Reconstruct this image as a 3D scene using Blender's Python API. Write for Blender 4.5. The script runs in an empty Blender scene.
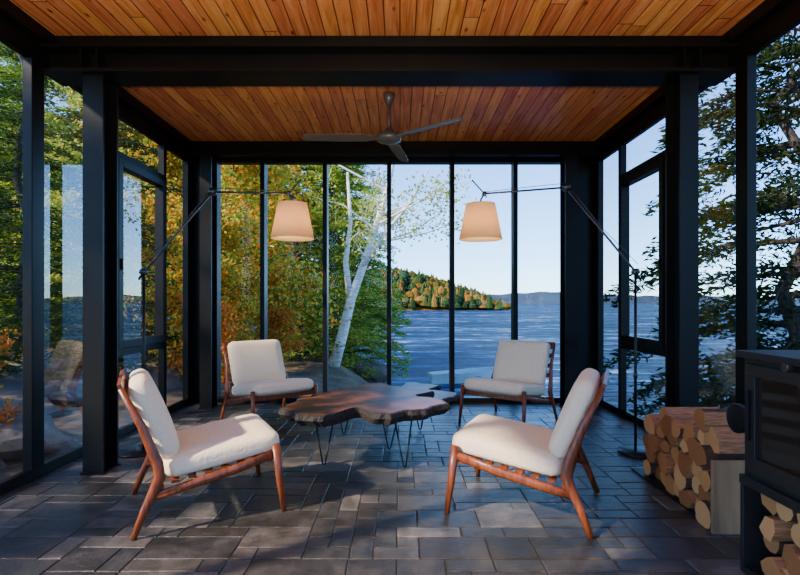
import bpy, bmesh, math, random
import numpy as np
from mathutils import Vector, Matrix, Euler, noise
random.seed(3)
D=bpy.data; C=bpy.context; SC=C.scene
XL,XR,YB,H=-2.48,2.32,6.12,3.08

# ---------------------------------------------------------------- materials
def newmat(name):
    m=D.materials.new(name); m.use_nodes=True
    nt=m.node_tree; nt.nodes.clear()
    out=nt.nodes.new('ShaderNodeOutputMaterial')
    return m,nt,out
def N(nt,t,**k):
    n=nt.nodes.new(t)
    for a,b in k.items():
        if hasattr(n,a): setattr(n,a,b)
        else: n.inputs[a].default_value=b
    return n
def L(nt,a,b): nt.links.new(a,b)
def simple(name,col,rough=.5,metal=0,var=.0,scale=8,bump=0,stretch=(1,1,1),spec=.5):
    m,nt,out=newmat(name)
    p=N(nt,'ShaderNodeBsdfPrincipled'); L(nt,p.outputs[0],out.inputs[0])
    p.inputs['Roughness'].default_value=rough; p.inputs['Metallic'].default_value=metal
    p.inputs['Specular IOR Level'].default_value=spec
    p.inputs['Base Color'].default_value=(*col,1)
    tc=N(nt,'ShaderNodeTexCoord'); mp=N(nt,'ShaderNodeMapping'); mp.inputs['Scale'].default_value=stretch
    L(nt,tc.outputs['Object'],mp.inputs[0])
    no=N(nt,'ShaderNodeTexNoise'); no.inputs['Scale'].default_value=scale; no.inputs['Detail'].default_value=6
    L(nt,mp.outputs[0],no.inputs['Vector'])
    if var>0:
        r=N(nt,'ShaderNodeValToRGB')
        r.color_ramp.elements[0].position=.3; r.color_ramp.elements[1].position=.7
        r.color_ramp.elements[0].color=(*[c*(1-var) for c in col],1)
        r.color_ramp.elements[1].color=(*[min(1,c*(1+var)) for c in col],1)
        L(nt,no.outputs['Fac'],r.inputs[0]); L(nt,r.outputs[0],p.inputs['Base Color'])
    if bump>0:
        b=N(nt,'ShaderNodeBump'); b.inputs['Strength'].default_value=bump; b.inputs['Distance'].default_value=.02
        L(nt,no.outputs['Fac'],b.inputs['Height']); L(nt,b.outputs[0],p.inputs['Normal'])
    return m
def math_(nt,op,a,b=None,c=None):
    n=nt.nodes.new('ShaderNodeMath'); n.operation=op
    for i,v in enumerate((a,b,c)):
        if v is None: continue
        if isinstance(v,(int,float)): n.inputs[i].default_value=v
        else: L(nt,v,n.inputs[i])
    return n.outputs[0]
def ramp(nt,fac,stops):
    r=N(nt,'ShaderNodeValToRGB'); e=r.color_ramp.elements
    while len(e)<len(stops): e.new(.5)
    for i,(p,c) in enumerate(stops):
        e[i].position=p; e[i].color=(*c,1)
    L(nt,fac,r.inputs[0]); return r.outputs[0]
def mult(nt,a,b):
    mx=N(nt,'ShaderNodeMix'); mx.data_type='RGBA'; mx.blend_type='MULTIPLY'; mx.inputs[0].default_value=1
    L(nt,a,mx.inputs[6]); L(nt,b,mx.inputs[7]); return mx.outputs[2]

def mat_ceiling():
    m,nt,out=newmat('cedar_planks')
    p=N(nt,'ShaderNodeBsdfPrincipled'); L(nt,p.outputs[0],out.inputs[0])
    tc=N(nt,'ShaderNodeTexCoord'); sx=N(nt,'ShaderNodeSeparateXYZ'); L(nt,tc.outputs['Object'],sx.inputs[0])
    X=math_(nt,'DIVIDE',sx.outputs[0],.105)
    idx=math_(nt,'FLOOR',X); fr=math_(nt,'FRACT',X)
    wn=N(nt,'ShaderNodeTexWhiteNoise'); wn.noise_dimensions='1D'; L(nt,idx,wn.inputs['W'])
    yy=math_(nt,'DIVIDE',math_(nt,'ADD',sx.outputs[1],math_(nt,'MULTIPLY',wn.outputs[0],7.0)),3.4)
    jdx=math_(nt,'FLOOR',yy)
    cb=N(nt,'ShaderNodeCombineXYZ'); L(nt,idx,cb.inputs[0]); L(nt,jdx,cb.inputs[1])
    wn2=N(nt,'ShaderNodeTexWhiteNoise'); wn2.noise_dimensions='2D'; L(nt,cb.outputs[0],wn2.inputs['Vector'])
    cv=N(nt,'ShaderNodeCombineXYZ'); L(nt,math_(nt,'MULTIPLY',sx.outputs[0],30),cv.inputs[0])
    L(nt,math_(nt,'MULTIPLY',sx.outputs[1],2.0),cv.inputs[1]); L(nt,math_(nt,'MULTIPLY',wn2.outputs[0],50),cv.inputs[2])
    no=N(nt,'ShaderNodeTexNoise'); no.inputs['Scale'].default_value=1; no.inputs['Detail'].default_value=5
    no.inputs['Distortion'].default_value=.8; L(nt,cv.outputs[0],no.inputs['Vector'])
    grain=ramp(nt,no.outputs['Fac'],[(.3,(.54,.155,.040)),(.5,(.80,.28,.082)),(.75,(.94,.44,.16))])
    hs=N(nt,'ShaderNodeHueSaturation'); L(nt,grain,hs.inputs['Color'])
    L(nt,math_(nt,'ADD',.78,math_(nt,'MULTIPLY',wn2.outputs[0],.30)),hs.inputs['Value'])
    L(nt,math_(nt,'ADD',.488,math_(nt,'MULTIPLY',wn2.outputs[0],.024)),hs.inputs['Hue'])
    kv=N(nt,'ShaderNodeCombineXYZ'); L(nt,math_(nt,'MULTIPLY',sx.outputs[0],9.5),kv.inputs[0]); L(nt,math_(nt,'MULTIPLY',sx.outputs[1],4.0),kv.inputs[1])
    vo=N(nt,'ShaderNodeTexVoronoi'); vo.inputs['Scale'].default_value=1; L(nt,kv.outputs[0],vo.inputs['Vector'])
    kn=ramp(nt,vo.outputs['Distance'],[(.05,(.25,.1,.05)),(.15,(1,1,1))])
    a=mult(nt,hs.outputs[0],kn)
    d=math_(nt,'MINIMUM',fr,math_(nt,'SUBTRACT',1,fr))
    fy=math_(nt,'FRACT',yy); dy=math_(nt,'MULTIPLY',math_(nt,'MINIMUM',fy,math_(nt,'SUBTRACT',1,fy)),30)
    seam=ramp(nt,math_(nt,'MINIMUM',d,dy),[(.02,(.22,.10,.05)),(.05,(1,1,1))])
    L(nt,mult(nt,a,seam),p.inputs['Base Color']); p.inputs['Roughness'].default_value=.45
    b=N(nt,'ShaderNodeBump'); b.inputs['Strength'].default_value=.4; b.inputs['Distance'].default_value=.01
    L(nt,seam,b.inputs['Height']); L(nt,b.outputs[0],p.inputs['Normal'])
    return m
def mat_paver():
    m,nt,out=newmat('slate_pavers')
    p=N(nt,'ShaderNodeBsdfPrincipled'); L(nt,p.outputs[0],out.inputs[0])
    tc=N(nt,'ShaderNodeTexCoord'); g=N(nt,'ShaderNodeNewGeometry')
    base=ramp(nt,g.outputs['Random Per Island'],[(0,(.016,.015,.014)),(.3,(.036,.031,.028)),(.55,(.030,.031,.032)),(.8,(.062,.055,.049)),(1,(.110,.098,.088))])
    n2=N(nt,'ShaderNodeTexNoise'); n2.inputs['Scale'].default_value=6; n2.inputs['Detail'].default_value=12; n2.inputs['Roughness'].default_value=.72; L(nt,tc.outputs['Object'],n2.inputs['Vector'])
    v=ramp(nt,n2.outputs['Fac'],[(.35,(.4,.4,.4)),(.5,(1,1,1)),(.66,(2.0,1.95,1.9))])
    L(nt,mult(nt,base,v),p.inputs['Base Color'])
    L(nt,math_(nt,'ADD',.14,math_(nt,'MULTIPLY',n2.outputs['Fac'],.40)),p.inputs['Roughness'])
    b=N(nt,'ShaderNodeBump'); b.inputs['Strength'].default_value=.85; b.inputs['Distance'].default_value=.016
    L(nt,n2.outputs['Fac'],b.inputs['Height']); L(nt,b.outputs[0],p.inputs['Normal'])
    return m
def mat_slab():
    m,nt,out=newmat('walnut_slab_top')
    p=N(nt,'ShaderNodeBsdfPrincipled'); L(nt,p.outputs[0],out.inputs[0])
    tc=N(nt,'ShaderNodeTexCoord'); mp=N(nt,'ShaderNodeMapping'); mp.inputs['Location'].default_value=(.35,-3.9,0); mp.inputs['Scale'].default_value=(1,1.5,1); L(nt,tc.outputs['Object'],mp.inputs[0])
    w=N(nt,'ShaderNodeTexWave'); w.wave_type='RINGS'; w.rings_direction='Z'
    w.inputs['Scale'].default_value=7; w.inputs['Distortion'].default_value=7; w.inputs['Detail'].default_value=4; w.inputs['Detail Scale'].default_value=1.2
    L(nt,mp.outputs[0],w.inputs['Vector'])
    n2=N(nt,'ShaderNodeTexNoise'); n2.inputs['Scale'].default_value=3.5; n2.inputs['Detail'].default_value=8; L(nt,tc.outputs['Object'],n2.inputs['Vector'])
    c=ramp(nt,w.outputs['Fac'],[(0,(.045,.012,.006)),(.45,(.15,.042,.017)),(1,(.27,.085,.034))])
    v=ramp(nt,n2.outputs['Fac'],[(.38,(.12,.10,.09)),(.60,(1.1,1.1,1.1))])
    L(nt,mult(nt,c,v),p.inputs['Base Color']); p.inputs['Roughness'].default_value=.38; p.inputs['Specular IOR Level'].default_value=.22
    b=N(nt,'ShaderNodeBump'); b.inputs['Strength'].default_value=.3; b.inputs['Distance'].default_value=.01
    L(nt,n2.outputs['Fac'],b.inputs['Height']); L(nt,b.outputs[0],p.inputs['Normal'])
    return m
def mat_glass():
    m,nt,out=newmat('window_glass')
    t=N(nt,'ShaderNodeBsdfTransparent'); t.inputs[0].default_value=(.98,.98,.98,1)
    g=N(nt,'ShaderNodeBsdfGlossy'); g.inputs['Roughness'].default_value=.0
    lw=N(nt,'ShaderNodeLayerWeight'); lw.inputs['Blend'].default_value=.5
    f=math_(nt,'MINIMUM',1.0,math_(nt,'ADD',.015,math_(nt,'MULTIPLY',math_(nt,'POWER',lw.outputs['Facing'],2.4),1.0)))
    mx=N(nt,'ShaderNodeMixShader'); L(nt,f,mx.inputs[0]); L(nt,t.outputs[0],mx.inputs[1]); L(nt,g.outputs[0],mx.inputs[2])
    L(nt,mx.outputs[0],out.inputs[0]); return m
def mat_leaf(name,stops,trans=.45):
    m,nt,out=newmat(name)
    g=N(nt,'ShaderNodeNewGeometry')
    c=ramp(nt,g.outputs['Random Per Island'],stops)
    d=N(nt,'ShaderNodeBsdfDiffuse'); t=N(nt,'ShaderNodeBsdfTranslucent'); L(nt,c,d.inputs[0]); L(nt,c,t.inputs[0])
    mx=N(nt,'ShaderNodeMixShader'); mx.inputs[0].default_value=trans
    L(nt,d.outputs[0],mx.inputs[1]); L(nt,t.outputs[0],mx.inputs[2]); L(nt,mx.outputs[0],out.inputs[0]); return m
def mat_water():
    m,nt,out=newmat('lake_water')
    tc=N(nt,'ShaderNodeTexCoord'); mp=N(nt,'ShaderNodeMapping'); mp.inputs['Scale'].default_value=(.30,1.0,1); mp.inputs['Rotation'].default_value=(0,0,.25); L(nt,tc.outputs['Object'],mp.inputs[0])
    def nz(sc,det,ro):
        a=N(nt,'ShaderNodeTexNoise'); a.inputs['Scale'].default_value=sc; a.inputs['Detail'].default_value=det; a.inputs['Roughness'].default_value=ro; L(nt,mp.outputs[0],a.inputs['Vector']); return a.outputs['Fac']
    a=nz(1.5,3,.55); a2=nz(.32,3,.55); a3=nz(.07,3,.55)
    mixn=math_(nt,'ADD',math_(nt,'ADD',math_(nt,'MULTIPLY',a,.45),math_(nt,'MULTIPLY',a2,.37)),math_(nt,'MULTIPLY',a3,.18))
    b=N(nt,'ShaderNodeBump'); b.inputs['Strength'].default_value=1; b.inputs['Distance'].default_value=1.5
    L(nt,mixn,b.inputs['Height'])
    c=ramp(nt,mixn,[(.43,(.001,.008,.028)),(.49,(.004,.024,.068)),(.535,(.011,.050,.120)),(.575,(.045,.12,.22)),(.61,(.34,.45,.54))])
    d=N(nt,'ShaderNodeBsdfDiffuse'); L(nt,c,d.inputs[0]); L(nt,b.outputs[0],d.inputs['Normal'])
    g=N(nt,'ShaderNodeBsdfGlossy'); g.inputs['Roughness'].default_value=.22; L(nt,b.outputs[0],g.inputs['Normal'])
    mx=N(nt,'ShaderNodeMixShader'); mx.inputs[0].default_value=.11
    L(nt,d.outputs[0],mx.inputs[1]); L(nt,g.outputs[0],mx.inputs[2]); L(nt,mx.outputs[0],out.inputs[0])
    return m
def mat_shade(name,col):
    m,nt,out=newmat(name)
    d=N(nt,'ShaderNodeBsdfDiffuse'); t=N(nt,'ShaderNodeBsdfTranslucent'); d.inputs[0].default_value=(*col,1); t.inputs[0].default_value=(*col,1)
    mx=N(nt,'ShaderNodeMixShader'); mx.inputs[0].default_value=.4; L(nt,d.outputs[0],mx.inputs[1]); L(nt,t.outputs[0],mx.inputs[2])
    L(nt,mx.outputs[0],out.inputs[0]); return m

M_CEIL=mat_ceiling(); M_FLOOR=mat_paver(); M_GLASS=mat_glass(); M_WATER=mat_water(); M_SLAB=mat_slab()
M_MORTAR=simple('dark_mortar',(.028,.025,.023),.9)
M_STEEL=simple('black_steel',(.006,.006,.006),.42,0,.2,5,spec=.18)
M_FRAME=simple('black_frame_paint',(.005,.005,.005),.4,0,spec=.18)
M_TEAK=simple('teak_wood',(.18,.040,.010),.35,0,.5,9,.08,(6,6,1))
M_CUSH=simple('cream_fabric',(.86,.70,.48),.9,0,.05,60,.25,spec=.2)
M_BARK=simple('dark_bark_edge',(.014,.009,.007),.8,0,.5,25,.8)
M_IRON=simple('hairpin_iron',(.01,.01,.01),.4,.5)
M_CHROME=simple('dark_aluminium',(.08,.08,.085),.3,.8)
M_FAN=simple('fan_nickel',(.18,.165,.15),.4,.5)
M_FANB=simple('fan_blade_grey',(.15,.13,.11),.5,0)
M_SHADE=mat_shade('parchment_shade',(.90,.68,.38))
M_STOVE=simple('cast_iron_black',(.010,.010,.010),.5,0,.2,40,.15)
M_SGLASS=simple('stove_glass',(.02,.014,.010),.06)
M_END=mat_leaf('cut_log_end',[(0,(.20,.075,.028)),(.5,(.40,.18,.065)),(1,(.62,.33,.13))],0)
M_SPLIT=simple('split_wood',(.36,.15,.06),.8,0,.45,14,.4,(1,8,8))
M_LBARK=simple('log_bark',(.06,.030,.017),.9,0,.5,18,.8)
M_BOARD=simple('weathered_board',(.36,.21,.10),.8,0,.45,9,.2,(1,1,.15))
M_ROCK=simple('lichen_rock',(.12,.10,.085),.9,0,.5,3,.8)
M_GROUND=simple('forest_floor',(.10,.065,.03),1,0,.7,2.5,.8)
M_TRUNK=simple('pine_bark',(.055,.040,.032),.9,0,.5,9,.8,(3,3,.6))
M_BIRCH=simple('birch_bark',(.90,.80,.68),.7,0,.35,5,.3,(1,1,5))
M_HILL=mat_leaf('distant_forest',[(0,(.010,.024,.009)),(.4,(.024,.055,.014)),(.6,(.18,.08,.013)),(.75,(.035,.07,.014)),(1,(.24,.11,.02))],0.05)
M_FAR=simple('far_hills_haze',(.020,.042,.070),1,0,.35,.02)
M_PINE=mat_leaf('pine_needles',[(0,(.08,.15,.018)),(.5,(.22,.34,.035)),(1,(.50,.55,.07))],.45)
M_DPINE=mat_leaf('dark_pine_needles',[(0,(.02,.05,.012)),(.6,(.05,.10,.02)),(1,(.13,.18,.035))],.35)
M_HEM=mat_leaf('hemlock_needles',[(0,(.012,.026,.008)),(.6,(.025,.048,.014)),(1,(.07,.085,.025))],.3)
M_AUT=mat_leaf('autumn_leaves',[(0,(.70,.13,.015)),(.16,(.90,.34,.03)),(.36,(.95,.62,.07)),(.6,(.62,.60,.07)),(.8,(.26,.40,.05)),(1,(.12,.24,.03))],.5)
M_YEL=mat_leaf('birch_leaves',[(0,(.80,.62,.11)),(.4,(.50,.56,.10)),(1,(.22,.38,.06))],.5)
M_RED=mat_leaf('rust_leaves',[(0,(.60,.12,.02)),(.6,(.85,.32,.05)),(1,(.45,.36,.06))],.5)

# ---------------------------------------------------------------- builder
class MB:
    def __init__(s): s.v=[]; s.f=[]; s.m=[]; s.s=[]; s.mats=[]
    def mi(s,mat):
        if mat not in s.mats: s.mats.append(mat)
        return s.mats.index(mat)
    def add(s,vs,fs,mat,smooth=False):
        o=len(s.v); s.v.extend([tuple(v) for v in vs]); i=s.mi(mat)
        for f in fs: s.f.append(tuple(o+k for k in f)); s.m.append(i); s.s.append(smooth)
    def box(s,x0,x1,y0,y1,z0,z1,mat,M=None):
        vs=[Vector((x,y,z)) for z in (z0,z1) for y in (y0,y1) for x in (x0,x1)]
        if M is not None: vs=[M@v for v in vs]
        s.add(vs,[(0,2,3,1),(4,5,7,6),(0,1,5,4),(2,6,7,3),(0,4,6,2),(1,3,7,5)],mat)
    def tube(s,pts,rad,mat,seg=8,cap=True,flat=1.0,up=None,smooth=True):
        pts=[Vector(p) for p in pts]; n=len(pts)
        if isinstance(rad,(int,float)): rad=[rad]*n
        vs=[]; prev=None
        for i,p in enumerate(pts):
            t=(pts[min(i+1,n-1)]-pts[max(i-1,0)]).normalized()
            if up is not None: a=Vector(up)-t*t.dot(Vector(up))
            elif prev is None: a=t.orthogonal()
            else: a=prev-t*t.dot(prev)
            a.normalize(); prev=a; b=t.cross(a)
            for k in range(seg):
                w=2*math.pi*(k+.5)/seg
                vs.append(p+(a*math.cos(w)+b*math.sin(w)*flat)*rad[i])
        fs=[]
        for i in range(n-1):
            for k in range(seg):
                fs.append((i*seg+k,i*seg+(k+1)%seg,(i+1)*seg+(k+1)%seg,(i+1)*seg+k))
        if cap: fs.append(tuple(range(seg))[::-1]); fs.append(tuple((n-1)*seg+k for k in range(seg)))
        s.add(vs,fs,mat,smooth)
    def lathe(s,prof,c,mat,seg=28,smooth=True):
        vs=[];n=len(prof)
        for r,z in prof:
            for k in range(seg):
                w=2*math.pi*k/seg; vs.append((c[0]+r*math.cos(w),c[1]+r*math.sin(w),c[2]+z))
        fs=[(i*seg+k,i*seg+(k+1)%seg,(i+1)*seg+(k+1)%seg,(i+1)*seg+k) for i in range(n-1) for k in range(seg)]
        s.add(vs,fs,mat,smooth)
    def pillow(s,size,M,mat,r=.045,puff=.25,cuts=11):
        bm=bmesh.new(); bmesh.ops.create_cube(bm,size=2)
        bmesh.ops.subdivide_edges(bm,edges=bm.edges,cuts=cuts,use_grid_fill=True)
        hx,hy,hz=[a/2 for a in size]; vs=[]
        for v in bm.verts:
            p=Vector((v.co.x*hx,v.co.y*hy,v.co.z*hz))
            q=Vector((max(-hx+r,min(hx-r,p.x)),max(-hy+r,min(hy-r,p.y)),max(-hz+r,min(hz-r,p.z))))
            d=p-q
            if d.length>1e-6: p=q+d.normalized()*r
            u,w=v.co.x,v.co.y
            k=1+puff*(1-u*u)*(1-w*w)-.12*(u*u*u*u+w*w*w*w)*.5
            p.z*=k
            vs.append(M@p)
        bm.verts.index_update()
        fs=[tuple(v.index for v in f.verts) for f in bm.faces]
        s.add(vs,fs,mat,True); bm.free()
    def mesh(s,name):
        me=D.meshes.new(name); me.from_pydata(s.v,[],s.f)
        for m in s.mats: me.materials.append(m)
        me.polygons.foreach_set('material_index',s.m); me.polygons.foreach_set('use_smooth',s.s)
        me.update(); return me
    def obj(s,name,parent=None,bevel=0):
        o=D.objects.new(name,s.mesh(name)); SC.collection.objects.link(o)
        if parent: o.parent=parent
        if bevel:
            b=o.modifiers.new('bevel','BEVEL'); b.width=bevel; b.segments=2; b.limit_method='ANGLE'
        return o
def place(name,me,loc,rz=0,sc=1,parent=None):
    o=D.objects.new(name,me); SC.collection.objects.link(o); o.location=loc; o.rotation_euler[2]=rz
    o.scale=(sc,sc,sc) if isinstance(sc,(int,float)) else sc
    if parent: o.parent=parent
    return o

# ---------------------------------------------------------------- room
Y0=-1.2
b=MB(); b.box(XL-.05,XR+.05,Y0,YB+.06,-.3,-.006,M_MORTAR)
cs=.112; fx0,fy0=XL,Y0; NX=int((XR-XL)/cs+.999); NY=int((YB+.05-Y0)/cs+.999)
rnd=random.Random(17); occ=[[0]*NX for _ in range(NY)]
for j in range(NY):
    for i in range(NX):
        if occ[j][i]: continue
        opts=[(2,1),(3,1),(2,2),(3,2),(2,1),(1,1),(4,2),(1,2),(3,1),(2,2),(3,2),(2,1)]; rnd.shuffle(opts)
        for w_,h_ in opts+[(1,1)]:
            if i+w_<=NX and j+h_<=NY and all(not occ[j+b_][i+a_] for a_ in range(w_) for b_ in range(h_)): break
        for a_ in range(w_):
            for b_ in range(h_): occ[j+b_][i+a_]=1
        g=.0028; x0=fx0+i*cs+g; x1=min(fx0+(i+w_)*cs,XR)-g; y0=fy0+j*cs+g; y1=min(fy0+(j+h_)*cs,YB+.05)-g
        if x1-x0<.02 or y1-y0<.02: continue
        q=[rnd.uniform(-.003,.003) for _ in range(8)]; zt=rnd.uniform(-.0015,.0); e=.004
        c4=[(x0+q[0],y0+q[1]),(x1+q[2],y0+q[3]),(x1+q[4],y1+q[5]),(x0+q[6],y1+q[7])]
        cx,cy=(x0+x1)/2,(y0+y1)/2
        vs=[(x,y,-.012) for x,y in c4]+[(x,y,zt-.003) for x,y in c4]+[(x+(e if x<cx else -e),y+(e if y<cy else -e),zt) for x,y in c4]
        b.add(vs,[(8,9,10,11)]+[(r*4+k,r*4+(k+1)%4,(r+1)*4+(k+1)%4,(r+1)*4+k) for r in (0,1) for k in range(4)],M_FLOOR)
b.obj('floor')
b=MB(); b.box(XL-.3,XR+.3,Y0,YB+.3,H,H+.02,M_CEIL); b.box(XL-.4,XR+.4,Y0-.1,YB+.4,H+.02,H+.3,M_STEEL); b.obj('ceiling')

# back curtain wall
b=MB()
mull=[-1.63,-0.89,-0.13,0.62,1.37]
yf0,yf1=YB-.06,YB+.06
b.box(XL,XR,yf0,yf1,0,.06,M_FRAME); b.box(XL,XR,yf0,yf1,2.86,H,M_FRAME)
b.box(XL,XR,YB-.24,YB-.06,2.90,2.925,M_STEEL); b.box(XL,XR,YB-.16,YB-.14,2.92,H,M_STEEL)
for x in mull: b.box(x-.026,x+.026,yf0-.03,yf1,.06,2.86,M_FRAME)
for x0,x1 in ((XL,XL+.31),(XR-.36,XR)):
    b.box(x0,x1,yf0,yf1,.06,2.86,M_FRAME)
b.obj('wall_back',bevel=.004)
g=MB(); g.add([(XL+.31,YB,.06),(XR-.36,YB,.06),(XR-.36,YB,2.86),(XL+.31,YB,2.86)],[(0,1,2,3)],M_GLASS); g.obj('window_1')

def sidewall(name,X,sgn,post):
    b=MB()
    def bx(y0,y1,z0,z1,ins=0,mat=M_FRAME):
        a0,a1=sorted((X-sgn*ins,X+sgn*.045)); b.box(a0,a1,y0,y1,z0,z1,mat)
    bx(Y0,YB,0,.07); bx(Y0,YB,2.84,H,.0)
    bx(Y0,YB,H-.09,H,.05)
    for y0,y1 in ((Y0,Y0+.1),(.0,.12),(1.15,1.27),(2.25,2.37),post,(4.30,4.42),(5.32,5.38),(5.92,YB)):
        bx(y0,y1,.07,2.84,.02)
    bx(4.42,5.32,2.46,2.53,.01); bx(4.42,5.32,.72,.79,.01)
    for y0,y1,z0,z1 in ((4.42,4.49,.79,2.46),(5.25,5.32,.79,2.46),(4.49,5.25,.79,.86),(4.49,5.25,2.39,2.46)):
        bx(y0,y1,z0,z1,.045)
    bx(4.45,4.465,1.48,1.58,.06,M_STEEL)
    b.obj(name,bevel=.004)
posts={-1:(3.41,3.53),1:(3.38,3.50)}
sidewall('wall_left',XL,-1,posts[-1]); sidewall('wall_right',XR,1,posts[1])
n=2
for X,s in ((XL,-1),(XR,1)):
    p0,p1=posts[s]
    ys=[(Y0+.1,0),(.12,1.15),(1.27,2.25),(2.37,p0),(p1,4.30),(5.38,5.92)]
    xc=X+s*.022
    def pane(g,y0,y1,z0,z1): g.add([(xc,y0,z0),(xc,y1,z0),(xc,y1,z1),(xc,y0,z1)],[(0,1,2,3)],M_GLASS)
    g=MB()
    for y0,y1 in ys: pane(g,y0,y1,.07,2.84)
    g.obj('window_%d'%n); n+=1
    g=MB()
    for z0,z1 in ((.07,.72),(.86,2.39),(2.53,2.84)): pane(g,4.49 if z0==.86 else 4.42,5.25 if z0==.86 else 5.32,z0,z1)
    g.obj('window_%d'%n); n+=1

# steel beam (I section)
b=MB()
b.box(XL,XR,3.50,3.75,2.785,2.81,M_STEEL); b.box(XL,XR,3.50,3.75,2.955,2.98,M_STEEL)
b.box(XL,XR,3.61,3.64,2.81,2.955,M_STEEL)
for x in (-2.2,-2.09,1.96,2.07): b.box(x-.006,x+.006,3.51,3.74,2.81,2.955,M_STEEL)
b.box(XL,XR,3.60,3.75,2.98,H,M_STEEL)
b.obj('steel_beam')
def hcol(xa,xb,ya,yb,name):
    b=MB(); t=.02; zc=2.785 if yb<5 else 2.9
    b.box(xa,xb,ya,ya+t,0,zc,M_STEEL); b.box(xa,xb,yb-t,yb,0,zc,M_STEEL)
    xm=(xa+xb)/2; b.box(xm-.012,xm+.012,ya+t,yb-t,0,zc,M_STEEL)
    b.box(xa-.012,xb+.012,ya-.012,yb+.012,0,.012,M_STEEL)
    b.obj(name)
for i,(xa,xb,ya) in enumerate(((-2.21,-2.07,3.55),(1.95,2.08,3.55),(-2.24,-2.11,5.7),(1.85,1.99,5.7))):
    hcol(xa,xb,ya,ya+.2,'steel_column'+('' if i==0 else '.%03d'%i))

# ---------------------------------------------------------------- chairs
def chair_mesh():
    b=MB()
    for sx in (-1,1):
        x=.325*sx
        xt=.30*sx
        b.tube([(x*1.06,-.40,0),(x*1.03,-.345,.14),(x,-.275,.29),(x,-.285,.36),(xt,-.36,.56),(xt,-.455,.76)],[.016,.021,.030,.029,.022,.015],M_TEAK,10,flat=.7,up=(0,1,0))
        b.tube([(x*1.04,.37,0),(x*1.02,.345,.2),(x,.325,.385)],[.015,.022,.025],M_TEAK,10,flat=.75,up=(0,1,0))
        b.tube([(x,-.335,.19),(x,-.15,.225),(x,.1,.275),(x,.33,.335)],[.022,.026,.026,.024],M_TEAK,10,flat=.5,up=(0,0,1))
    b.box(-.32,.32,.28,.31,.285,.34,M_TEAK); b.box(-.32,.32,-.285,-.255,.20,.25,M_TEAK)
    for i in range(6):
        y=-.2+i*.085; z=.245+(y+.2)*.14
        b.box(-.31,.31,y-.02,y+.02,z,z+.012,M_TEAK)
    for t,hh in ((.97,.035),(.72,.02),(.48,.02),(.24,.02)):
        y=-.285-(t*.17); z=.36+t*.40
        R=Matrix.Translation((0,y,z))@Matrix.Rotation(math.radians(22),4,'X')
        b.box(-.30,.30,-.010,.010,-hh,hh,M_TEAK,R)
    S=Matrix.Translation((0,.055,.355))@Matrix.Rotation(math.radians(8),4,'X')
    b.pillow((.62,.62,.125),S,M_CUSH,.05,.18)
    B=Matrix.Translation((0,-.30,.575))@Matrix.Rotation(math.radians(90+22),4,'X')
    b.pillow((.57,.46,.12),B,M_CUSH,.05,.2)
    return b.mesh('lounge_chair')
cm=chair_mesh()
def rz_from(f): return math.atan2(-f[0],f[1])
for i,(c,f) in enumerate((((-1.15,3.06),(.89,.46)),((.74,3.06),(-.92,.40)),((-1.30,5.1),(.64,-.77)),((1.08,5.1),(-.62,-.78)))):
    place('lounge_chair' if i==0 else 'lounge_chair.%03d'%i,cm,(c[0],c[1],.0),rz_from(f))

# ---------------------------------------------------------------- coffee table
def slab(b,pts,z,th,seed):
    n=len(pts); P=[]
    for i in range(n):
        p0,p1,p2,p3=[Vector(pts[(i+k-1)%n]) for k in range(4)]
        for j in range(8):
            t=j/8
            q=.5*((2*p1)+(p2-p0)*t+(2*p0-5*p1+4*p2-p3)*t*t+(3*p1-p0-3*p2+p3)*t**3)
            P.append(q)
    c=sum(P,Vector((0,0)))/len(P)
    P=[p+(p-c).normalized()*(.06*noise.noise(Vector((p.x*8+seed*7,p.y*8,0)))+.03*noise.noise(Vector((p.x*25,p.y*25,seed)))) for p in P]
    m=len(P)
    rings=[.965,1.0,1.02,.95]; zz_=[z,z-.006,z-th*.45,z-th]
    vs=[];
    for k,(sc,zz) in enumerate(zip(rings,zz_)):
        for i,p in enumerate(P):
            q=c+(p-c)*(sc+(0 if k<2 else .03*noise.noise(Vector((i*.6,k,seed))))); vs.append((q.x,q.y,zz))
    b.add([(c.x,c.y,z)]+vs[:m],[(0,1+i,1+(i+1)%m) for i in range(m)],M_SLAB)
    b.add(vs[:2*m],[(i,m+i,m+(i+1)%m,(i+1)%m) for i in range(m)],M_BARK)
    b.add(vs[m:],[(k*m+i,(k+1)*m+i,(k+1)*m+(i+1)%m,k*m+(i+1)%m) for k in range(2) for i in range(m)],M_BARK)
    b.add([(c.x,c.y,z-th)]+vs[3*m:],[(0,1+(i+1)%m,1+i) for i in range(m)],M_BARK)
b=MB()
near=[(-.84,3.62),(-.78,3.9),(-.64,4.08),(-.42,4.3),(-.2,4.20),(-.04,4.42),(.27,4.27),(.15,4.05),(.36,3.83),(.2,3.58),(.03,3.44),(-.166,3.38),(-.30,3.60),(-.49,3.33),(-.68,3.38)]
far=[(-.74,4.35),(-.70,4.65),(-.52,4.92),(-.25,5.18),(.0,4.98),(.10,5.22),(.38,5.05),(.28,4.80),(.53,4.6),(.38,4.3),(.12,4.05),(-.3,4.0)]
slab(b,near,.46,.08,1); slab(b,far,.38,.07,2)
def hairpin(b,x,y,z,ang):
    dx,dy=math.cos(ang)*.075,math.sin(ang)*.075
    ox,oy=-math.sin(ang)*.03,math.cos(ang)*.03
    b.tube([(x-dx,y-dy,z),(x-dx*.12+ox,y-dy*.12+oy,.012),(x+ox,y+oy,.006),(x+dx*.12+ox,y+dy*.12+oy,.012),(x+dx,y+dy,z)],.0065,M_IRON,6)
    b.box(x-.09,x+.09,y-.05,y+.05,z-.004,z,M_IRON)
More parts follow.
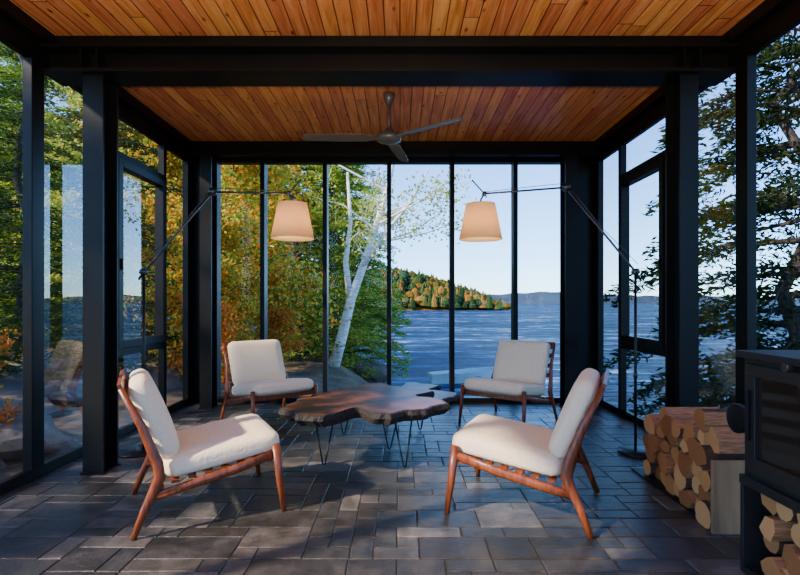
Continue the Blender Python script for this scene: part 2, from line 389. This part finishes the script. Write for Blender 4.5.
for x,y,z,a in ((-.55,3.72,.383,.3),(.02,3.66,.383,-.5),(-.08,4.12,.313,.2),(-.5,4.6,.313,.3),(.18,4.75,.313,-.3),(-.12,4.85,.313,.1)): hairpin(b,x,y,z,a)
b.obj('live_edge_coffee_table')

# ---------------------------------------------------------------- floor lamps
def lamp(name,bx,y,el,ex,zt,sx):
    b=MB(); s=1 if sx>bx else -1
    b.lathe([(0,0),(.165,0),(.17,.006),(.168,.018),(.03,.024),(0,.024)],(bx-s*.04,y,0),M_IRON)
    px=bx
    b.tube([(px,y,.02),(px,y,1.43)],.011,M_IRON,10)
    b.tube([(px,y,.6),(px,y,.64)],.016,M_CHROME,10)
    b.tube([(px,y-.025,1.44),(px,y+.025,1.44)],.026,M_CHROME,12)
    ez=el; b.tube([(px-s*.04,y,1.38),(px,y,1.44),(ex,y,ez)],.009,M_CHROME,8)
    b.tube([(px-s*.01,y-.02,1.5),(px+(ex-px)*.5,y-.02,1.44+(ez-1.44)*.52),(ex,y-.02,ez+.02)],.003,M_CHROME,6)
    b.tube([(ex,y-.03,ez),(ex,y+.03,ez)],.028,M_CHROME,12)
    b.tube([(ex,y,ez),(sx-s*.03,y,zt)],.008,M_CHROME,8)
    b.tube([(ex,y-.02,ez+.03),(ex+(sx-ex)*.5,y-.02,(ez+zt)/2+.02),(sx-s*.03,y-.02,zt+.01)],.003,M_CHROME,6)
    b.tube([(sx-s*.03,y-.02,zt),(sx-s*.03,y+.02,zt)],.018,M_CHROME,10)
    b.tube([(sx-s*.05,y,zt-.03),(sx-s*.03,y,zt),(sx+s*.07,y,zt+.11)],.006,M_CHROME,6)
    b.tube([(sx-s*.03,y,zt),(sx,y,zt-.05),(sx,y,zt-.16)],.008,M_CHROME,8)
    zs=zt-.08
    b.lathe([(.115,zs),(.172,zs-.285),(.170,zs-.285),(.113,zs)],(sx,y,0),M_SHADE,40)
    for k in range(3):
        w=k*2.094; b.tube([(sx,y,zs-.02),(sx+.114*math.cos(w),y+.114*math.sin(w),zs-.01)],.003,M_CHROME,5)
    b.lathe([(0,zs-.06),(.02,zs-.07),(.032,zs-.11),(.022,zs-.15),(0,zs-.16)],(sx,y,0),M_SHADE,14)
    o=b.obj(name)
    l=D.lights.new('bulb','POINT'); l.energy=7; l.color=(1,.72,.42); l.shadow_soft_size=.04
    lo=D.objects.new('bulb',l); SC.collection.objects.link(lo); lo.location=(sx,y,zs-.2); lo.parent=o
lamp('floor_lamp',-2.05,4.08,2.08,-1.50,2.07,-.86)
lamp('floor_lamp.001',1.87,4.05,2.11,1.32,2.06,.64)
# unseen fill light added behind the camera to brighten the ceiling (opaque bowl)
b=MB(); tx,ty=-.1,-.75
b.lathe([(0,0),(.16,0),(.16,.02),(0,.025)],(tx,ty,0),M_IRON)
b.tube([(tx,ty,.02),(tx,ty,.92)],.014,M_IRON,10)
b.lathe([(0,.90),(.05,.91),(.15,.97),(.19,1.04),(.185,1.04),(.14,.975),(.0,.93)],(tx,ty,0),M_IRON,28)
o=b.obj('added_fill_stand')
l=D.lights.new('added_fill','SPOT'); l.energy=600; l.color=(1,.82,.62); l.shadow_soft_size=.04; l.spot_size=math.radians(150); l.spot_blend=.6
lo=D.objects.new('added_fill_spot',l); SC.collection.objects.link(lo); lo.location=(tx,ty,.985); lo.parent=o
lo.rotation_euler=Vector((0,.80,.60)).to_track_quat('-Z','Y').to_euler()

# ---------------------------------------------------------------- ceiling fan
b=MB(); fx,fy,fz=-.1,4.6,2.68
b.lathe([(0,H),(.055,H),(.05,H-.05),(.018,H-.11),(0,H-.11)],(fx,fy,0),M_FAN)
b.tube([(fx,fy,H-.09),(fx,fy,fz+.07)],.013,M_FAN,12)
b.lathe([(0,fz+.09),(.03,fz+.085),(.045,fz+.05),(.10,fz+.03),(.115,fz),(.105,fz-.03),(.05,fz-.05),(0,fz-.055)],(fx,fy,0),M_FAN)
for a in (181,-39,79):
    R=Matrix.Translation((fx,fy,fz))@Matrix.Rotation(math.radians(a),4,'Z')@Matrix.Rotation(math.radians(11),4,'X')
    vs=[];secs=[(.09,.028),(.16,.032),(.2,.06),(.45,.062),(.70,.052),(.755,.045),(.775,.02)]
    for r,w in secs:
        for yy in (-w,w):
            for zz in (-.005,.005): vs.append(R@Vector((r,yy,zz)))
    fs=[]
    for i in range(len(secs)-1):
        o=i*4; p=o+4
        fs+=[(o,o+2,p+2,p),(o+1,p+1,p+3,o+3),(o,p,p+1,o+1),(o+2,o+3,p+3,p+2)]
    fs.append((0,1,3,2)); k=len(vs)-4; fs.append((k,k+2,k+3,k+1))
    b.add(vs,fs,M_FANB)
b.obj('ceiling_fan')

# ---------------------------------------------------------------- firewood
def firelog(b,x0,x1,y,z,r,rnd):
    kind=rnd.random(); a0=rnd.uniform(0,6.28)
    if kind<.22: prof=[(a0+k*math.pi/5,r*rnd.uniform(.9,1.05)) for k in range(10)]; nb=10
    else:
        ang=rnd.choice((1.3,1.7,2.2,3.0)); prof=[(a0+k*ang/5,r*1.15) for k in range(6)]+[(a0+ang+ (6.28-ang)*.3,r*.72),(a0+ang+(6.28-ang)*.55,r*rnd.uniform(.8,1.0)),(a0+ang+(6.28-ang)*.78,r*.72)]; nb=6
    n=len(prof); ox=rnd.uniform(-.03,.03)
    def P(x,p): return (x,y+math.cos(p[0])*p[1],z+math.sin(p[0])*p[1])
    vs=[P(x0+ox,p) for p in prof]+[P(x1,p) for p in prof]
    for i in range(n):
        mt=M_LBARK if (i<nb-1 or (nb==10)) else M_SPLIT
        b.add([vs[i],vs[(i+1)%n],vs[n+(i+1)%n],vs[n+i]],[(0,1,2,3)],mt,False)
    b.add(vs[:n],[tuple(range(n))[::-1]],M_END); b.add(vs[n:],[tuple(range(n))],M_END)
b=MB(); rnd=random.Random(8)
z=.062; row=0
while z<.58:
    y=2.735+(.06 if row%2 else 0)
    while y<3.62:
        top=.60-(y-2.7)*.17
        if z+.04<top: firelog(b,1.645+ (y-2.7)*.1,2.06 if y<3.4 else 1.9,y,z+rnd.uniform(-.006,.006),.063*rnd.uniform(.8,1.2),rnd)
        y+=.112
    z+=.096; row+=1
b.box(1.62,2.05,2.635,2.66,0,.375,M_BOARD)
b.box(1.66,1.90,2.66,3.66,0,.008,M_STEEL)
b.obj('firewood_stack')

# ---------------------------------------------------------------- wood stove
b=MB(); x0,x1,y0,y1=1.52,2.08,1.55,2.28
b.box(x0-.015,x1+.01,y0-.01,y1+.01,.955,.985,M_STOVE)
b.box(x0+.02,x1,y0,y1,.42,.955,M_STOVE)
b.box(x0,x1,y0,y1,0,.03,M_STOVE); b.box(x0,x1,y1-.02,y1,.03,.42,M_STOVE); b.box(x0,x1,y0,y0+.02,.03,.42,M_STOVE); b.box(x1-.02,x1,y0+.02,y1-.02,.03,.42,M_STOVE)
b.box(x0-.005,x0+.02,y0,y1,.395,.435,M_STOVE)
for a,bb,c,d in ((y0+.04,y1-.04,.88,.93),(y0+.04,y1-.04,.46,.53),(y0+.04,y0+.10,.53,.88),(y1-.10,y1-.04,.53,.88)): b.box(x0-.005,x0+.02,a,bb,c,d,M_STOVE)
b.box(x0+.012,x0+.018,y0+.10,y1-.10,.53,.88,M_SGLASS)
for yy in (y1-.07,y0+.07): b.box(x0-.02,x0-.005,yy-.008,yy+.008,.60,.82,M_IRON)
b.tube([(x0-.0,y1-.3,.945),(x0-.03,y1-.3,.945)],.02,M_CHROME,10)
b.tube([(x0+.1,y1,.66),(x0+.1,y1+.07,.66)],.012,M_IRON,8); b.tube([(x0+.09,y1+.085,.66),(x0+.04,y1+.085,.66)],.014,M_IRON,8)
b.tube([(x0+.035,y1+.085,.66),(x0+.06,y1+.085,.66)],.068,M_IRON,24)
b.tube([(1.85,1.9,.985),(1.85,1.9,H-.002)],.075,M_STOVE,24)
so=b.obj('wood_stove',bevel=.004)
b=MB(); rnd=random.Random(4); z=.085; row=0
while z<.36:
    y=y0+.09+(.05 if row%2 else 0)
    while y<y1-.06: firelog(b,x0+.05,x1-.08,y,z,.052*rnd.uniform(.9,1.1),rnd); y+=.1
    z+=.088; row+=1
b.obj('firewood_logs',parent=so)

# ---------------------------------------------------------------- exterior
LAKE=-3.0
def xs(y):
    return float(np.interp(y,[-60,2,8,12,18,24,30,36,44,60],[7,5.5,4.2,2.6,.9,-.8,-3.0,-8,-20,-60]))
def hgt(x,y):
    s=xs(y); w=np.interp(y,[0,8,14,30],[3.5,4.2,4.2,6])
    t=(x-(s-w))/w
    t=min(max(t,0),1.6); tt=t*t*(3-2*t) if t<1 else 1+(t-1)*.8
    z=-.45-2.6*tt
    inl=max(0,(s-w)-x)
    z+=.02*inl if y<6 else .05*min(inl,30)
    z+=.12*math.sin(x*1.7+y*.6)*math.sin(y*1.3-x*.4)+.05*math.sin(4*x)*math.cos(3.3*y)
    if XL-.6<x<XR+.6 and y<YB+.6: z=min(z,-.4)
    return z
b=MB(); nx,ny=150,150; vs=[];xs_=[-55+75*(i/nx) for i in range(nx+1)]; ys_=[-25+85*(j/ny) for j in range(ny+1)]
for j in range(ny+1):
    for i in range(nx+1): vs.append((xs_[i],ys_[j],hgt(xs_[i],ys_[j])))
b.add(vs,[(j*(nx+1)+i,j*(nx+1)+i+1,(j+1)*(nx+1)+i+1,(j+1)*(nx+1)+i) for j in range(ny) for i in range(nx)],M_GROUND,True)
b.obj('shore_ground')
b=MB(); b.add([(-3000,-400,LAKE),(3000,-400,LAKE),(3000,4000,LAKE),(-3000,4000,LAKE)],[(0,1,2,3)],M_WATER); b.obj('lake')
b=MB(); rnd=random.Random(11)
def rock(b,x,y,z,r,rnd):
    bm=bmesh.new(); bmesh.ops.create_icosphere(bm,subdivisions=3,radius=1)
    o=Vector((rnd.uniform(0,90),rnd.uniform(0,90),0))
    vs=[]
    for v in bm.verts:
        k=1+.45*noise.noise(v.co*1.2+o)+.15*noise.noise(v.co*3.5+o)
        vs.append((x+v.co.x*k*r*1.3,y+v.co.y*k*r,z+v.co.z*k*r*.6))
    bm.verts.index_update()
    b.add(vs,[tuple(v.index for v in f.verts) for f in bm.faces],M_ROCK,False); bm.free()
for i in range(46):
    y=rnd.uniform(9,34); x=xs(y)-rnd.uniform(0,3.0)
    r=rnd.uniform(.25,.9)
    if x>-.2 and y<20: r*=.5
    rock(b,x,y,hgt(x,y),r,rnd)
for i in range(40):
    x=rnd.uniform(-8,-3.3); y=rnd.uniform(1,11); rock(b,x,y,hgt(x,y),rnd.uniform(.2,.6),rnd)
b.obj('shore_rocks')

def leafquads(b,cen,dirs,ln,wd,mat,rng):
    n=len(cen); r=rng.normal(size=(n,3)); d=dirs/np.linalg.norm(dirs,axis=1)[:,None]
    s=np.cross(d,r); s/=np.linalg.norm(s,axis=1)[:,None]+1e-9
    ln=ln[:,None]; wd=wd[:,None]
    A=cen-d*ln*.5; B=cen+s*wd*.5; Cc=cen+d*ln*.5; E=cen-s*wd*.5
    V=np.stack([A,B,Cc,E],1).reshape(-1,3)
    o=len(b.v); b.v.extend(map(tuple,V.tolist())); i=b.mi(mat)
    b.f.extend([(o+4*k,o+4*k+1,o+4*k+2,o+4*k+3) for k in range(n)]); b.m.extend([i]*n); b.s.extend([False]*n)

def conifer(name,seed,h,R,zlow,mat,dens=60,droop=.25,whorl=.38,ln=.15,wd=.035,per=7,pw=.8):
    rng=np.random.default_rng(seed); b=MB()
    pts=[(rng.normal()*.04*k,rng.normal()*.04*k,h*k/8) for k in range(9)]
    b.tube(pts,[.016*h*(1-k/8.6)+.01 for k in range(9)],M_TRUNK,8)
    z=zlow; cs=[];ds=[]
    while z<h*.98:
        Lm=R*(1-((z-zlow)/(h-zlow)))**pw+.15
        for k in range(per):
            if rng.random()<.15: continue
            a=rng.uniform(0,6.28); l=Lm*rng.uniform(.6,1.1)
            d=np.array([math.cos(a),math.sin(a),0]); o=np.array([0,0,z+rng.uniform(-.15,.15)])
            up=rng.uniform(0,.25)
            f=lambda t:o+d*l*t+np.array([0,0,1])*(l*up*t-l*droop*t*t)
            b.tube([tuple(f(t)) for t in (0,.35,.7,1)],[.03*l/2+.008,.018,.01,.004],M_TRUNK,4,cap=False)
            n=int(dens*l); t=rng.uniform(.18,1.03,n)
            P=o+d*(l*t)[:,None]; P[:,2]+=l*up*t-l*droop*t*t
            side=np.array([-d[1],d[0],0]); w=rng.normal(size=n)*(.22*l*(1.15-t)+.05)
            P=P+side*w[:,None]; P[:,2]+=rng.normal(size=n)*.05-np.abs(w)*.15
            dd=d+side*np.sign(w)[:,None]*.7+rng.normal(size=(n,3))*.45
            cs.append(P); ds.append(dd)
        z+=whorl*rng.uniform(.8,1.2)
    c=np.concatenate(cs); d=np.concatenate(ds); n=len(c)
    leafquads(b,c,d,rng.uniform(.7,1.4,n)*ln,rng.uniform(.7,1.3,n)*wd,mat,rng)
    return b.mesh(name)
def broadleaf(name,seed,h,R,zlow,mat,nleaf=14000,size=.10,trunk=M_TRUNK,r0=.09,path=None,nb=26,br=.35):
    rng=np.random.default_rng(seed); b=MB()
    if path is None: path=[(rng.normal()*.05*k,rng.normal()*.05*k,h*k/6) for k in range(7)]
    m=len(path); P=np.array(path,float)
    b.tube(path,[r0*(1-k/(m-.4)*.9) for k in range(m)],trunk,10)
    cs=[]
    for k in range(nb):
        t=rng.uniform(0,1)**.8; z=zlow+(h*.97-zlow)*t; tt=z/h*(m-1); i=min(int(tt),m-2)
        o=P[i]+(P[i+1]-P[i])*(tt-i); a=rng.uniform(0,6.28)
        l=R*(.45+.75*math.sin(math.pi*min(1,t*.8+.2)))*rng.uniform(.6,1.1)
        e=o+np.array([math.cos(a)*l,math.sin(a)*l,l*rng.uniform(.1,.6)]); mid=(o+e)/2+rng.normal(size=3)*.12
        b.tube([tuple(o),tuple(mid),tuple(e)],[r0*br,r0*br*.55,.005],trunk,5,cap=False)
        for q in range(5):
            u=rng.uniform(.3,1); o2=o+(e-o)*u; e2=o2+rng.normal(size=3)*np.array([.4,.4,.25])*R*.45
            b.tube([tuple(o2),tuple(e2)],[.008,.003],trunk,4,cap=False)
            nn=nleaf//(nb*5); s=rng.uniform(.2,1.1,nn)[:,None]
            cs.append(o2+(e2-o2)*s+rng.normal(size=(nn,3))*.13*R**.5)
    c=np.concatenate(cs); n=len(c)
    leafquads(b,c,rng.normal(size=(n,3)),rng.uniform(.7,1.3,n)*size,rng.uniform(.5,.9,n)*size,mat,rng)
    return b
def pl(name,me,x,y,rz=0,sc=1,dz=-.1): return place(name,me,(x,y,hgt(x,y)+dz),rz,sc)

pineA=conifer('white_pine_tree',1,11,2.3,1.0,M_PINE,dens=95,per=8)
pineB=conifer('white_pine_tree_b',2,9,2.0,.4,M_PINE,dens=95,per=8)
pineC=conifer('white_pine_tree_c',12,9,2.0,.6,M_DPINE,dens=80,per=7)
hem=conifer('hemlock_tree',5,10,3.2,1.3,M_HEM,dens=170,droop=.42,per=8,ln=.12,wd=.036,whorl=.42,pw=.5)
mapA=broadleaf('autumn_maple_tree',3,5.5,1.7,.3,M_AUT,19000,.10,nb=34).mesh('autumn_maple_tree')
mapB=broadleaf('autumn_maple_tree_b',4,8,2.2,1.2,M_YEL,16000,.12).mesh('autumn_maple_tree_b')
shr=broadleaf('autumn_shrub',6,2.2,.8,.2,M_RED,3500,.08,r0=.03,nb=16).mesh('autumn_shrub')
pl('autumn_maple_tree',mapA,-3.7,11.3); pl('autumn_maple_tree.001',mapA,-3.6,9.4,2.0,.62); pl('autumn_maple_tree.002',mapA,-6.2,15.5,4,1.35)
pl('autumn_maple_tree.003',mapB,-8,19,1,1.2)
pl('white_pine_tree',pineA,-2.9,14.2,.5,1.0); pl('white_pine_tree.001',pineB,-2.15,17.5,2.2,1.25); pl('white_pine_tree.002',pineA,-6.5,20,1.3,1.2)
pl('white_pine_tree.003',pineB,-1.5,16.0,4.0,.95); pl('white_pine_tree.021',pineA,-1.9,14.6,2.6,.9)
pl('white_pine_tree.022',pineC,-5.2,9.2,2.6,.8)
k=4
rnd=random.Random(21)
for x,y,me,sc in ((-6.3,3.9,pineC,.9),(-6.0,6.6,pineC,.6),(-9.5,7.0,pineC,.8),(-8.5,11.5,pineC,.9),(-11,4.5,pineC,1.1),(-13,9,pineC,1.1),(-12,15,pineB,1.3),(-14,20,pineA,1.3),(-9.5,24,pineB,1.4),(-6.0,26,pineA,1.1),(-15,28,pineA,1.4),(-11,33,pineB,1.6),(-19,13,pineC,1.5),(-18,6,pineC,1.4),(-20,25,pineB,1.8),(-26,20,pineA,1.8),(-5.2,32,pineB,1.0)):
    pl('white_pine_tree.%03d'%k,me,x,y,rnd.uniform(0,6),sc); k+=1
for i,(x,y,s_) in enumerate(((-5,-15,1.1),(-2,-13.5,1.0),(.8,-15,1.2),(3.2,-13.5,1.0),(-8,-17,1.2),(1.8,-17,1.3),(-3.4,-17,1.3))):  # unseen pines behind the room, added to darken reflections in the back glass
    pl('white_pine_tree.%03d'%(30+i),pineC,x,y,i*1.1,s_)
k=4
for x,y,me,sc in ((-7.5,14,mapB,.9),(-10,17,mapB,1.2),(-12.5,24,mapA,1.9),(-8,29,mapA,1.6),(-16,17,mapB,1.6),(-6.2,.9,mapB,.72)):  # last maple is out of view, added to block part of the sun
    pl('autumn_maple_tree.%03d'%k,me,x,y,rnd.uniform(0,6),sc); k+=1
pl('hemlock_tree',hem,5.5,6.9,1.0,1.0); pl('hemlock_tree.001',hem,7.2,4.2,3.0,.95)
for i,(x,y,s) in enumerate(((4.9,7.9,1.0),(5.6,9.2,.8),(-4.4,5.0,.6),(-4.3,3.3,.6),(-3.2,8.6,.8),(-2.6,10.8,.7))):
    pl('autumn_shrub'+('' if i==0 else '.%03d'%i),shr,x,y,i*1.3,s)
z0=hgt(-1.64,12.5)
bp=[(0,0,0),(.22,.05,.8),(.44,0,1.7),(.76,.1,2.6),(1.06,0,3.5),(1.38,.1,4.6),(1.6,0,5.8),(1.9,0,7.2)]
bb_=broadleaf('paper_birch_tree',9,7.2,2.0,2.6,M_YEL,5500,.085,M_BIRCH,.15,bp,nb=26,br=.25)
bb_.tube([(.42,0,1.7),(.30,.05,2.6),(.42,.1,3.6),(.35,.0,4.8)],[.09,.07,.05,.03],M_BIRCH,8)
bb_.tube([(.66,.05,2.4),(1.25,.1,3.3),(1.9,.1,4.1),(2.4,0,5.0)],[.07,.055,.04,.015],M_BIRCH,8)
place('paper_birch_tree',bb_.mesh('paper_birch_tree'),(-1.64,12.5,z0-.1))

# island and hills
b=MB(); rnd=random.Random(5)
def ridge(x,pk): return np.interp(x,pk[0],pk[1])
pk=([-220,-60,0,15,35,50,60],[36,33,31,25,13,3,-4])
gx=[-220+i*7 for i in range(41)]
vs=[];
for j in range(6):
    for x in gx:
        hh=ridge(x,pk)*[0,.35,.7,1,.9,.4][j]*.55; vs.append((x,255+j*14,LAKE-.5+max(hh,-.5)))
n=len(gx); b.add(vs,[(j*n+i,j*n+i+1,(j+1)*n+i+1,(j+1)*n+i) for j in range(5) for i in range(n-1)],M_HILL,False)
for i in range(2000):
    x=rnd.uniform(-215,58); t=rnd.random(); y=256+t*45
    hh=float(ridge(x,pk)); gz=LAKE+max(0,hh*.55*min(1,t*1.3+.05)); th=rnd.uniform(4,9)*(1 if hh>6 else .7)
    if hh<0: continue
    if rnd.random()<.6: prof=[(0,th),(1.2,th*.55),(2.2,th*.1),(0,0)]
    else: prof=[(0,th*.85),(2.0,th*.7),(2.8,th*.4),(1.4,th*.1),(0,0)]
    b.lathe([(r*rnd.uniform(.8,1.2),z) for r,z in prof],(x,y,gz),M_HILL,7,False)
b.obj('forested_island')
b=MB()
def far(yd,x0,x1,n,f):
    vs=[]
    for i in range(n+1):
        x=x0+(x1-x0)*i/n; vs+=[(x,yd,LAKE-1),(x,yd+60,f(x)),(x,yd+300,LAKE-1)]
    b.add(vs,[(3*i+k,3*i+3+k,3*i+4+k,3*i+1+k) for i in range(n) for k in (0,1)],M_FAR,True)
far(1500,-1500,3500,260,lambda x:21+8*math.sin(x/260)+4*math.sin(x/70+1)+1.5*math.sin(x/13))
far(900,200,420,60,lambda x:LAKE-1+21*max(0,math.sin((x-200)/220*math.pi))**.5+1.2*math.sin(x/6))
b.obj('distant_hills')
b=MB(); hull=[]
for i in range(13):
    t=i/12; w=.75*math.sin(math.pi*min(1,.12+t*.88))**.6 if t<1 else .02
    hull.append((t*4.2-2.1,w if i<12 else .02,.45+.25*t*t))
vs=[]
for x,w,h in hull:
    vs+=[(x,-w,h),(x,-w*.7,-.1),(x,w*.7,-.1),(x,w,h)]
n=len(hull)
b.add(vs,[(4*i+k,4*i+4+k,4*i+5+k,4*i+1+k) for i in range(n-1) for k in range(3)]+[(0,1,2,3)],simple('boat_fibreglass',(.40,.52,.51),.4),False)
for xx in (-1.0,.3): b.box(xx-.15,xx+.15,-.65,.65,.25,.3,M_BOARD)
o=b.obj('rowboat'); o.location=(3.6,27,LAKE+.05); o.rotation_euler[2]=.25

# ---------------------------------------------------------------- light
w=D.worlds.new('sky'); SC.world=w; w.use_nodes=True; nt=w.node_tree; nt.nodes.clear()
out=nt.nodes.new('ShaderNodeOutputWorld'); bg=nt.nodes.new('ShaderNodeBackground'); sk=nt.nodes.new('ShaderNodeTexSky')
sk.sky_type='NISHITA'; sk.sun_disc=False; sk.sun_elevation=math.radians(34); sk.sun_rotation=math.radians(235); sk.altitude=1200; sk.air_density=1.0; sk.dust_density=.2; sk.ozone_density=2.5
mul=nt.nodes.new('ShaderNodeMix'); mul.data_type='RGBA'; mul.blend_type='MULTIPLY'; mul.inputs[0].default_value=1; mul.inputs[7].default_value=(.60,.94,1.34,1)
nt.links.new(sk.outputs[0],mul.inputs[6]); nt.links.new(mul.outputs[2],bg.inputs[0]); bg.inputs[1].default_value=.62; nt.links.new(bg.outputs[0],out.inputs[0])
s=D.lights.new('sun','SUN'); s.energy=13.0; s.angle=.03; s.color=(1,.85,.66)
so=D.objects.new('sun',s); SC.collection.objects.link(so)
so.rotation_euler=Vector((.78,.50,-.60)).to_track_quat('-Z','Y').to_euler(); so.location=(-10,-8,12)

# ---------------------------------------------------------------- camera
cd=D.cameras.new('camera'); cam=D.objects.new('camera',cd); SC.collection.objects.link(cam)
cam.location=(0,0,1.2); cam.rotation_euler=(math.pi/2,0,0); cd.sensor_width=36; cd.lens=510/800*36; cd.shift_y=14.5/800; cd.clip_end=6000; cd.clip_start=.05
SC.camera=cam
